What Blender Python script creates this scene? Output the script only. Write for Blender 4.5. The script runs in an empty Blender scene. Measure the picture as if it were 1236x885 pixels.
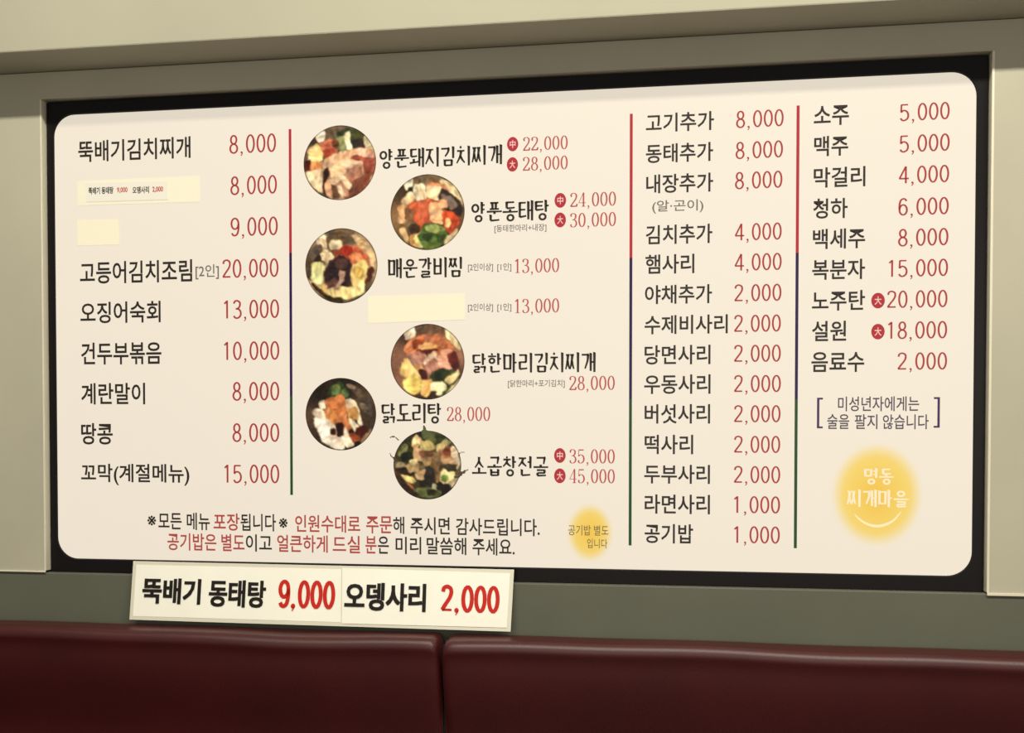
import bpy, bmesh, math, random
import numpy as np
from mathutils import Vector, Matrix

# ------------------------------------------------------------------ camera, world, lamps, exposure
scene = bpy.context.scene
COL = scene.collection
cam_data = bpy.data.cameras.new('camera')
cam = bpy.data.objects.new('camera', cam_data)
COL.objects.link(cam)
YAW, PITCH = -0.1546, -0.0234
fwd = Vector((math.sin(YAW) * math.cos(PITCH), math.cos(YAW) * math.cos(PITCH), math.sin(PITCH)))
right = Vector((math.cos(YAW), -math.sin(YAW), 0.0))
up = right.cross(fwd)
cam.matrix_world = Matrix(((right.x, up.x, -fwd.x, 0.4547), (right.y, up.y, -fwd.y, -2.7013),
                           (right.z, up.z, -fwd.z, 1.40), (0, 0, 0, 1)))
cam_data.sensor_width = 36.0
cam_data.lens = 1300.0 / 1236.0 * 36.0
cam_data.shift_x = 15.93 / 1236.0
cam_data.shift_y = 105.67 / 1236.0
cam_data.clip_start = 0.05
scene.camera = cam

world = bpy.data.worlds.new('dim_room')
scene.world = world
world.use_nodes = True
bg = world.node_tree.nodes['Background']
bg.inputs['Color'].default_value = (1.0, 0.94, 0.83, 1)
bg.inputs['Strength'].default_value = 0.26


def area_lamp(name, loc, sx, sy, watts, color):
    d = bpy.data.lights.new(name, 'AREA')
    d.shape = 'RECTANGLE'
    d.size, d.size_y = sx, sy
    d.energy = watts
    d.color = color
    o = bpy.data.objects.new(name, d)
    COL.objects.link(o)
    o.location = loc
    return o


# one long warm ceiling tube that runs along the wall; the bulkhead's shadow comes from it
TUBE = area_lamp('ceiling_tube_lamp', (1.0, -2.60, 4.32), 5.0, 0.14, 250.0, (1.0, 0.95, 0.80))
TUBE.rotation_euler = (math.radians(40), 0, 0)
# added fill light, standing in for the rest of the lit dining room
ROOM_FILL = area_lamp('room_fill_light', (0.9, -5.2, 1.7), 5.0, 2.0, 58.0, (1.0, 0.95, 0.84))
ROOM_FILL.rotation_euler = (math.radians(86), 0, 0)

vs = scene.view_settings
vs.view_transform = 'Standard'
vs.look = 'None'
vs.exposure = 0.0
vs.gamma = 1.0
vs.use_curve_mapping = False

# ------------------------------------------------------------------ helpers
BW, BH = 2.4, 1.2668           # menu board outer size
BZ = 1.6458                    # height of the board's centre
BOTTOM = BZ - BH / 2


def lin(rgb):
    return tuple((c / 255 / 12.92) if c / 255 <= 0.04045 else ((c / 255 + 0.055) / 1.055) ** 2.4 for c in rgb)


def lin_arr(a):
    a = np.clip(a, 0, 255) / 255.0
    return np.where(a <= 0.04045, a / 12.92, ((a + 0.055) / 1.055) ** 2.4)


def tag(o, label=None, category=None, group=None, kind=None):
    if label: o['label'] = label
    if category: o['category'] = category
    if group: o['group'] = group
    if kind: o['kind'] = kind
    return o


def empty(name, loc):
    o = bpy.data.objects.new(name, None)
    o.empty_display_size = 0.1
    COL.objects.link(o)
    o.location = loc
    return o


def link(name, mesh, mat, parent=None, loc=(0, 0, 0)):
    o = bpy.data.objects.new(name, mesh)
    COL.objects.link(o)
    if mat is not None:
        mesh.materials.append(mat)
    o.location = loc
    if parent is not None:
        o.parent = parent
    return o


def principled(name, rgb, rough=0.5, bump=0.0, bump_scale=200.0, mottled=0.0, mottle_scale=4.0, spec=0.5, coat=0.0, voronoi=False):
    m = bpy.data.materials.new(name)
    m.use_nodes = True
    nt = m.node_tree
    b = nt.nodes['Principled BSDF']
    b.inputs['Roughness'].default_value = rough
    b.inputs['Specular IOR Level'].default_value = spec
    b.inputs['Coat Weight'].default_value = coat
    c = lin(rgb)
    tc = nt.nodes.new('ShaderNodeTexCoord')
    if mottled > 0:
        nz = nt.nodes.new('ShaderNodeTexNoise')
        nz.inputs['Scale'].default_value = mottle_scale
        nz.inputs['Detail'].default_value = 6
        nt.links.new(tc.outputs['Object'], nz.inputs['Vector'])
        rp = nt.nodes.new('ShaderNodeValToRGB')
        rp.color_ramp.elements[0].position = 0.3
        rp.color_ramp.elements[1].position = 0.7
        rp.color_ramp.elements[0].color = tuple(x * (1 - mottled) for x in c) + (1,)
        rp.color_ramp.elements[1].color = tuple(min(1, x * (1 + mottled)) for x in c) + (1,)
        nt.links.new(nz.outputs['Fac'], rp.inputs['Fac'])
        nt.links.new(rp.outputs['Color'], b.inputs['Base Color'])
    else:
        b.inputs['Base Color'].default_value = c + (1,)
    if bump > 0:
        if voronoi:
            t = nt.nodes.new('ShaderNodeTexVoronoi')
            t.feature = 'DISTANCE_TO_EDGE'
            out = t.outputs['Distance']
        else:
            t = nt.nodes.new('ShaderNodeTexNoise')
            t.inputs['Detail'].default_value = 3
            out = t.outputs['Fac']
        t.inputs['Scale'].default_value = bump_scale
        nt.links.new(tc.outputs['Object'], t.inputs['Vector'])
        bp = nt.nodes.new('ShaderNodeBump')
        bp.inputs['Strength'].default_value = bump
        bp.inputs['Distance'].default_value = 0.002
        nt.links.new(out, bp.inputs['Height'])
        nt.links.new(bp.outputs['Normal'], b.inputs['Normal'])
    return m


def print_material(name, emit, diffuse, rough=0.35):
    """Ink carried by the mesh attribute 'ink'; on the light box it glows with the lamps behind it."""
    m = bpy.data.materials.new(name)
    m.use_nodes = True
    nt = m.node_tree
    b = nt.nodes['Principled BSDF']
    at = nt.nodes.new('ShaderNodeAttribute')
    at.attribute_name = 'ink'
    mul = nt.nodes.new('ShaderNodeMixRGB')
    mul.blend_type = 'MULTIPLY'
    mul.inputs['Fac'].default_value = 1.0
    mul.inputs['Color2'].default_value = (diffuse, diffuse, diffuse, 1)
    nt.links.new(at.outputs['Color'], mul.inputs['Color1'])
    nt.links.new(mul.outputs['Color'], b.inputs['Base Color'])
    if emit > 0:
        nt.links.new(at.outputs['Color'], b.inputs['Emission Color'])
        b.inputs['Emission Strength'].default_value = emit
    b.inputs['Roughness'].default_value = rough
    b.inputs['Specular IOR Level'].default_value = 0.25
    return m


M = {
    'wall': principled('painted_wall', (169, 165, 147), 0.75, bump=0.12, bump_scale=350, mottled=0.05, mottle_scale=3, spec=0.3),
    'bulkhead': principled('painted_bulkhead', (161, 158, 140), 0.8, bump=0.1, bump_scale=300, mottled=0.05, mottle_scale=2, spec=0.3),
    'strip': principled('olive_grey_strip', (89, 90, 77), 0.6, bump=0.1, bump_scale=400, mottled=0.06, mottle_scale=5, spec=0.3),
    'edge_strip': principled('pale_edge_strip', (206, 200, 180), 0.5, mottled=0.03, mottle_scale=10),  # paler than the wall; on the cut-out's sides this paints in the light
    'frame': principled('black_gloss_frame', (20, 17, 18), 0.3, mottled=0.08, mottle_scale=6, spec=0.16),
    'leather': principled('maroon_leather', (60, 10, 12), 0.44, bump=0.15, bump_scale=260, mottled=0.10, mottle_scale=6, voronoi=True, spec=0.5),
    'thread': principled('dark_thread', (38, 14, 14), 0.8, bump=0.2, bump_scale=500),
    'floor': principled('brown_floor', (92, 74, 58), 0.5, mottled=0.2, mottle_scale=5),
    'film': principled('laminating_film', (210, 205, 188), 0.28, mottled=0.02, mottle_scale=12),
    'paper': principled('sign_paper', (238, 236, 224), 0.45, bump=0.08, bump_scale=25, mottled=0.02, mottle_scale=9),
    'wood': principled('dark_wood', (58, 38, 28), 0.5, mottled=0.2, mottle_scale=9),
    'lightbox': print_material('lightbox_print', 0.795, 0.175),
    'ink': print_material('paper_ink', 0.0, 1.0, 0.5),
    'patch': print_material('patch_paper', 0.635, 0.30, 0.6),
}
lb = M['leather'].node_tree.nodes['Principled BSDF']
lb.inputs['Sheen Weight'].default_value = 0.03
lb.inputs['Sheen Roughness'].default_value = 0.3
lb.inputs['Sheen Tint'].default_value = (1.0, 0.72, 0.62, 1)
INK = {'ink': (48, 40, 34), 'red': (172, 58, 56), 'gray': (120, 112, 98), 'plum': (84, 72, 84), 'brown': (120, 100, 72),
       'serif': (44, 35, 27), 'rose': (186, 80, 74), 'cream': (250, 232, 204), 'board': (242, 231, 213)}


def set_ink(me, rgb=None, colors=None):
    a = me.color_attributes.new('ink', 'FLOAT_COLOR', 'POINT')
    n = len(me.vertices)
    if colors is None:
        colors = np.tile(np.array(lin(rgb) + (1.0,), dtype=np.float32), (n, 1))
    a.data.foreach_set('color', np.asarray(colors, dtype=np.float32).ravel())


def mesh_from(name, verts, faces, smooth=False):
    me = bpy.data.meshes.new(name)
    me.from_pydata([tuple(v) for v in verts], [], faces)
    me.update()
    if smooth:
        me.polygons.foreach_set('use_smooth', [True] * len(me.polygons))
    return me


def box_mesh(name, x0, x1, y0, y1, z0, z1, bevel=0.0, segments=2):
    bm = bmesh.new()
    bmesh.ops.create_cube(bm, size=1.0)
    for v in bm.verts:
        v.co = Vector(((x0 + x1) / 2 + v.co.x * (x1 - x0), (y0 + y1) / 2 + v.co.y * (y1 - y0), (z0 + z1) / 2 + v.co.z * (z1 - z0)))
    if bevel:
        bmesh.ops.bevel(bm, geom=bm.edges[:], offset=bevel, segments=segments, affect='EDGES', profile=0.5)
    me = bpy.data.meshes.new(name)
    bm.to_mesh(me)
    bm.free()
    return me


# ------------------------------------------------------------------ lettering
class Ink2D:
    """Collects flat triangles in the plane of a print: (u, v) in metres plus a colour."""
    def __init__(self):
        self.v, self.f, self.c = [], [], []

    def add(self, pts, faces, rgb, layer=0.0):
        b = len(self.v)
        self.v += [(p[0], p[1], layer) for p in pts]
        self.f += [tuple(i + b for i in f) for f in faces]
        self.c += [lin(rgb) + (1.0,)] * len(pts)

    def build(self, name, mat, parent, y, loc=(0, 0, 0)):
        # (u, v, layer) -> x = u, y = -(layer) in front of the print plane, z = v
        me = mesh_from(name, [(p[0], y - p[2], p[1]) for p in self.v], self.f)
        set_ink(me, colors=self.c)
        return link(name, me, mat, parent, loc)


_font_cache = {}


def glyphs(text, weight, spacing=1.0):
    key = (text, weight, spacing)
    if key not in _font_cache:
        cu = bpy.data.curves.new('text', 'FONT')
        cu.body = text
        cu.size = 1.0
        cu.resolution_u = 3
        cu.offset = weight
        cu.space_character = spacing
        o = bpy.data.objects.new('text', cu)
        COL.objects.link(o)
        bpy.context.view_layer.update()
        me = bpy.data.meshes.new_from_object(o.evaluated_get(bpy.context.evaluated_depsgraph_get()))
        v = np.array([p.co[:2] for p in me.vertices])
        f = [tuple(p.vertices) for p in me.polygons]
        bpy.data.objects.remove(o)
        bpy.data.curves.remove(cu)
        bpy.data.meshes.remove(me)
        _font_cache[key] = (v, f)
    return _font_cache[key]


def fit(v, x0, x1, zc, h, digits=False, cap=0.727):
    lo, hi = v.min(0), v.max(0)
    u = x0 + (v[:, 0] - lo[0]) / (hi[0] - lo[0]) * (x1 - x0)
    if digits:   # h is the height of a figure, the comma hangs below it
        w = zc - h / 2 + v[:, 1] / cap * h
    else:
        w = zc - h / 2 + (v[:, 1] - lo[1]) / (hi[1] - lo[1]) * h
    return np.stack([u, w], 1)


def put_text(ink, item, rgb, weight=0.012, digits=False, layer=0.0):
    """Gothic lettering fitted into a box."""
    text, x0, x1, zc, h = item
    v, f = glyphs(text, weight)
    ink.add(fit(v, x0 / 1000, x1 / 1000, zc / 1000, h / 1000, digits), f, rgb, layer)


# --- strokes of a broad nib, for the serif figures and the brush lettering
def smooth_line(pts, n=6):
    P = [np.array(p, float) for p in pts]
    if len(P) < 3:
        return P
    out = []
    Q = [2 * P[0] - P[1]] + P + [2 * P[-1] - P[-2]]
    for i in range(1, len(Q) - 2):
        for k in range(n):
            t = k / n
            a, b, c, d = Q[i - 1:i + 3]
            out.append(0.5 * (2 * b + (c - a) * t + (2 * a - 5 * b + 4 * c - d) * t * t + (3 * b - a - 3 * c + d) * t ** 3))
    out.append(P[-1])
    return out


def nib(pts, thin, thick, taper=(1.0, 1.0), closed=False):
    P = [np.array(p, float) for p in pts]
    n = len(P)
    V, F = [], []
    for i in range(n):
        if closed:
            t = P[(i + 1) % n] - P[(i - 1) % n]
        else:
            t = P[min(i + 1, n - 1)] - P[max(i - 1, 0)]
        t = t / (np.linalg.norm(t) + 1e-9)
        w = thin + (thick - thin) * abs(t[1]) ** 1.3
        s = i / max(1, n - 1)
        w *= taper[0] + (taper[1] - taper[0]) * s
        nn = np.array([-t[1], t[0]])
        V += [P[i] + nn * w / 2, P[i] - nn * w / 2]
    m = n if closed else n - 1
    for i in range(m):
        a, b = 2 * i, 2 * ((i + 1) % n)
        F.append((a, a + 1, b + 1, b))
    return V, F


def ring(cx, cy, rx, ry, n=18):
    return [(cx + rx * math.cos(2 * math.pi * i / n), cy + ry * math.sin(2 * math.pi * i / n)) for i in range(n)]


def dot(cx, cy, r, n=8):
    return ring(cx, cy, r, r, n), [tuple(range(n))]


def figures(text, thin=0.04, thick=0.105, serif=True):
    V, F = [], []
    x = 0.0

    def put(vf):
        b = len(V)
        V.extend((p[0] + x, p[1]) for p in vf[0])
        F.extend(tuple(i + b for i in f) for f in vf[1])
    for ch in text:
        adv = 0.56
        S = lambda pts, ta=(1, 1): put(nib(smooth_line(pts), thin, thick, ta))
        L = lambda pts, ta=(1, 1): put(nib(pts, thin, thick, ta))
        if ch == '0':
            put(nib(ring(.26, .5, .19, .48), thin, thick, closed=True))
        elif ch == '1':
            L([(.27, 0), (.27, 1)]); L([(.27, .97), (.12, .82)])
            if serif: L([(.12, .02), (.42, .02)])
        elif ch == '2':
            S([(.07, .77), (.11, .92), (.25, .98), (.4, .9), (.43, .72), (.36, .52), (.2, .28), (.05, .04)])
            put(nib([(.04, .045), (.46, .045)], .09, .09 if serif else thick))
            if serif: L([(.44, .03), (.475, .22)]); put(dot(.1, .76, .055))
        elif ch == '3':
            S([(.08, .82), (.13, .94), (.25, .98), (.39, .89), (.4, .7), (.31, .56), (.18, .53)])
            S([(.18, .53), (.34, .5), (.44, .36), (.43, .15), (.3, .02), (.15, .03), (.07, .14)])
            if serif: put(dot(.1, .8, .055)); put(dot(.09, .17, .055))
        elif ch == '4':
            L([(.35, 0), (.35, 1)]); put(nib([(.35, 1), (.03, .28)], thin, thin)); L([(.02, .28), (.5, .28)])
            if serif: L([(.22, .02), (.47, .02)])
        elif ch == '5':
            put(nib([(.1, .95), (.43, .95)], .085, .085)); put(nib([(.1, .97), (.08, .5)], thin, thin))
            S([(.08, .5), (.2, .61), (.36, .55), (.44, .35), (.4, .13), (.26, .02), (.13, .04), (.06, .16)])
            if serif: put(dot(.09, .18, .055))
        elif ch == '6':
            S([(.42, .84), (.36, .95), (.25, .98), (.13, .87), (.075, .6), (.075, .32)])
            put(nib(ring(.26, .32, .185, .3), thin, thick, closed=True))
        elif ch == '9':
            S([(.1, .16), (.16, .05), (.27, .02), (.39, .13), (.445, .4), (.445, .68)])
            put(nib(ring(.26, .68, .185, .3), thin, thick, closed=True))
        elif ch == '8':
            put(nib(ring(.26, .75, .15, .23), thin, thick, closed=True)); put(nib(ring(.26, .26, .19, .25), thin, thick, closed=True))
        elif ch == ',':
            adv = 0.33
            put(dot(.12, .03, .06 if serif else thick * .62)); put(nib([(.15, .03), (.15, -.06), (.08, -.16)], .035, .055))
        x += adv
    return np.array(V), F


JAMO_I = 'ㄱㄲㄴㄷㄸㄹㅁㅂㅃㅅㅆㅇㅈㅉㅊㅋㅌㅍㅎ'
JAMO_V = 'ㅏㅐㅑㅒㅓㅔㅕㅖㅗㅘㅙㅚㅛㅜㅝㅞㅟㅠㅡㅢㅣ'
JAMO_F = ['', 'ㄱ', 'ㄲ', 'ㄱㅅ', 'ㄴ', 'ㄴㅈ', 'ㄴㅎ', 'ㄷ', 'ㄹ', 'ㄹㄱ', 'ㄹㅁ', 'ㄹㅂ', 'ㄹㅅ', 'ㄹㅌ', 'ㄹㅍ', 'ㄹㅎ', 'ㅁ', 'ㅂ', 'ㅂㅅ', 'ㅅ', 'ㅆ', 'ㅇ', 'ㅈ', 'ㅊ', 'ㅋ', 'ㅌ', 'ㅍ', 'ㅎ']


def consonant(c, upright):
    """Strokes in a unit box, y up: ('l', polyline) or ('o', cx, cy, rx, ry)."""
    if c == 'ㄱ':
        return [('l', [(0.02, .93), (.93, .93), (.86, .55), (.5, .05)] if upright else [(.02, .9), (.95, .9), (.9, .5), (.84, 0)])]
    if c == 'ㄴ': return [('l', [(.1, 1), (.1, .1)]), ('l', [(.1, .1), (.98, .18)])]
    if c == 'ㄷ': return [('l', [(.08, .93), (.92, .93)]), ('l', [(.12, .93), (.12, .08)]), ('l', [(.12, .08), (.98, .14)])]
    if c == 'ㄹ': return [('l', [(.05, .95), (.9, .95)]), ('l', [(.88, .97), (.88, .5)]), ('l', [(.9, .5), (.1, .5)]), ('l', [(.12, .5), (.12, .06)]), ('l', [(.1, .06), (1, .1)])]
    if c == 'ㅁ': return [('l', [(.12, 1), (.14, .03)]), ('l', [(.12, .93), (.9, .93)]), ('l', [(.88, .97), (.86, .03)]), ('l', [(.14, .09), (.88, .09)])]
    if c == 'ㅂ': return [('l', [(.12, 1), (.12, .02)]), ('l', [(.88, 1), (.88, .02)]), ('l', [(.12, .55), (.88, .55)]), ('l', [(.12, .07), (.88, .07)])]
    if c == 'ㅅ': return [('t', [(.5, 1), (.44, .55), (.02, .02)]), ('t', [(.47, .6), (.7, .3), (1, .05)])]
    if c == 'ㅇ': return [('o', .5, .46, .42, .46)]
    if c == 'ㅈ': return [('l', [(.05, .93), (.93, .93)]), ('t', [(.6, .92), (.42, .5), (.02, .02)]), ('t', [(.45, .55), (.7, .28), (1, .04)])]
    if c == 'ㅊ': return [('l', [(.4, 1.06), (.6, .97)]), ('l', [(.05, .78), (.93, .78)]), ('t', [(.56, .78), (.42, .42), (.02, .0)]), ('t', [(.45, .46), (.7, .22), (1, .02)])]
    if c == 'ㅌ': return [('l', [(.08, .95), (.92, .95)]), ('l', [(.12, .95), (.12, .05)]), ('l', [(.12, .52), (.85, .52)]), ('l', [(.12, .06), (.98, .12)])]
    if c == 'ㅍ': return [('l', [(.05, .93), (.95, .93)]), ('l', [(.3, .93), (.32, .1)]), ('l', [(.7, .93), (.68, .1)]), ('l', [(.0, .08), (1, .08)])]
    if c == 'ㅎ': return [('l', [(.38, 1.08), (.62, 1.0)]), ('l', [(.02, .8), (.98, .8)]), ('o', .5, .3, .36, .32)]
    if c == 'ㅉ':
        return [(s[0], [(p[0] * .48, p[1]) for p in s[1]]) for s in consonant('ㅈ', upright)] + \
               [(s[0], [(p[0] * .48 + .52, p[1]) for p in s[1]]) for s in consonant('ㅈ', upright)]
    return []


def brush_syllable(ch):
    """Outline pieces of one syllable in a unit square written with a brush-like broad nib."""
    code = ord(ch) - 0xAC00
    ci, vi, fi = code // 588, code % 588 // 28, code % 28
    c, vo, fin = JAMO_I[ci], JAMO_V[vi], JAMO_F[fi]
    V, F = [], []

    def put(vf):
        b = len(V)
        V.extend(tuple(p) for p in vf[0])
        F.extend(tuple(i + b for i in f) for f in vf[1])

    def stroke(kind, pts):
        thin, thick = 0.10, 0.175
        a, b = np.array(pts[0]), np.array(pts[-1])
        if kind == 't':
            put(nib(smooth_line(pts, 4), .115, .165, (1.15, .6)))
            return
        if len(pts) > 2:
            put(nib(smooth_line(pts[1:], 4), .115, .17, (1.05, .65)))
            put(nib(pts[:2], thin, thick))
            put(dot(pts[1][0], pts[1][1], .075))
            return
        d = b - a
        vertical = abs(d[1]) > abs(d[0])
        put(nib([a, b], thin, thick, (1.05, .85)))
        if vertical and abs(d[1]) > .25:   # the brush's entry
            put(([a + (-.11, .035), a + (.05, .02), a + (.05, -.07), a + (-.05, -.05)], [(0, 1, 2, 3)]))
        elif not vertical and abs(d[0]) > .2:
            e = max(a.tolist(), b.tolist())
            put(([(e[0] - .07, e[1] + .03), (e[0] - .01, e[1] + .065), (e[0] + .045, e[1] - .02), (e[0] - .05, e[1] - .04)], [(0, 1, 2, 3)]))

    def into(strokes, x0, y0, x1, y1):
        for s in strokes:
            if s[0] == 'o':
                put(nib(ring(x0 + s[1] * (x1 - x0), y0 + s[2] * (y1 - y0), s[3] * (x1 - x0) - .03, s[4] * (y1 - y0) - .03, 16), .10, .15, closed=True))
            else:
                stroke(s[0], [(x0 + p[0] * (x1 - x0), y0 + p[1] * (y1 - y0)) for p in s[1]])
    fb = bool(fin)
    flat = vo in 'ㅗㅛㅜㅠㅡ'
    mixed = vo in 'ㅘㅙㅚㅝㅞㅟㅢ'
    base = .40 if fb else .04
    if flat:
        if vo in 'ㅗㅛㅡ':
            into(consonant(c, False), .2, base + (.22 if fb else .36), .8, .98)
            yb = base + (.06 if fb else .1)
            stroke('l', [(.0, yb), (1, yb)])
            if vo == 'ㅗ': stroke('l', [(.5, yb + (.13 if fb else .26)), (.5, yb)])
            if vo == 'ㅛ':
                stroke('l', [(.35, yb + .24), (.35, yb)]); stroke('l', [(.65, yb + .24), (.65, yb)])
        else:
            into(consonant(c, False), .2, base + (.2 if fb else .5), .8, .98)
            yb = base + (.1 if fb else .36)
            stroke('l', [(.0, yb), (1, yb)])
            stroke('l', [(.53, yb), (.52, yb - (.13 if fb else .36))])
    else:
        wide = vo in 'ㅐㅔㅒㅖ'
        xv = .86 if not wide else .9
        cx1 = .58 if not wide else .5
        if mixed:
            into(consonant(c, True), .05, .52, .5, .97)
            stroke('l', [(.28, .44), (.28, .24)]); stroke('l', [(.0, .22), (.58, .28)])
            wide, xv = True, .92
        else:
            into(consonant(c, True), .02, base + .08, cx1, .95)
        y0 = base if fb else -.02
        mid = (y0 + 1) / 2 + .02
        if vo in 'ㅏㅑㅣ' or vo == 'ㅓ' or vo == 'ㅕ':
            xx = xv - (.12 if vo in 'ㅏㅑ' else 0)
            stroke('l', [(xx, 1), (xx, y0)])
            if vo == 'ㅏ': put(nib([(xx, mid), (xx + .2, mid + .01)], .09, .1))
            if vo == 'ㅑ':
                put(nib([(xx, mid + .13), (xx + .2, mid + .14)], .08, .1)); put(nib([(xx, mid - .1), (xx + .2, mid - .09)], .08, .1))
            if vo == 'ㅓ': put(nib([(xx - .2, mid), (xx, mid)], .09, .1))
            if vo == 'ㅕ':
                put(nib([(xx - .2, mid + .12), (xx, mid + .12)], .08, .1)); put(nib([(xx - .2, mid - .1), (xx, mid - .1)], .08, .1))
        else:
            x1 = xv - .25
            stroke('l', [(x1, .96), (x1, y0 + .06)]); stroke('l', [(xv, 1), (xv, y0)])
            put(nib([(x1, mid), (xv, mid)], .09, .1))
    if fb:
        if len(fin) == 2:
            into(consonant(fin[0], False), .12, .0, .5, .33); into(consonant(fin[1], False), .56, .0, .9, .33)
        elif fin == 'ㅇ':
            into(consonant('ㅇ', False), .25, -.02, .8, .36)
        else:
            into(consonant(fin, False), .2, .0, .84, .32)
    return V, F


def brush_text(text):
    V, F = [], []
    x = 0.0
    for ch in text:
        if ch == ' ':
            x += .5
            continue
        v, f = brush_syllable(ch)
        b = len(V)
        V += [(p[0] * .93 + x, p[1]) for p in v]
        F += [tuple(i + b for i in q) for q in f]
        x += 1.0
    return np.array(V), F


def put_serif(ink, item, rgb, brush, layer=0.0):
    text, x0, x1, zc, h = item
    v, f = brush_text(text) if brush else figures(text)
    ink.add(fit(v, x0 / 1000, x1 / 1000, zc / 1000, h / 1000, not brush, 1.0), f, rgb, layer)


def put_figures(ink, item, rgb, weight=0.085, layer=0.0):
    text, x0, x1, zc, h = item
    v, f = figures(text, weight * .92, weight, False)
    ink.add(fit(v, x0 / 1000, x1 / 1000, zc / 1000, h / 1000, True, 1.0), f, rgb, layer)


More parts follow.
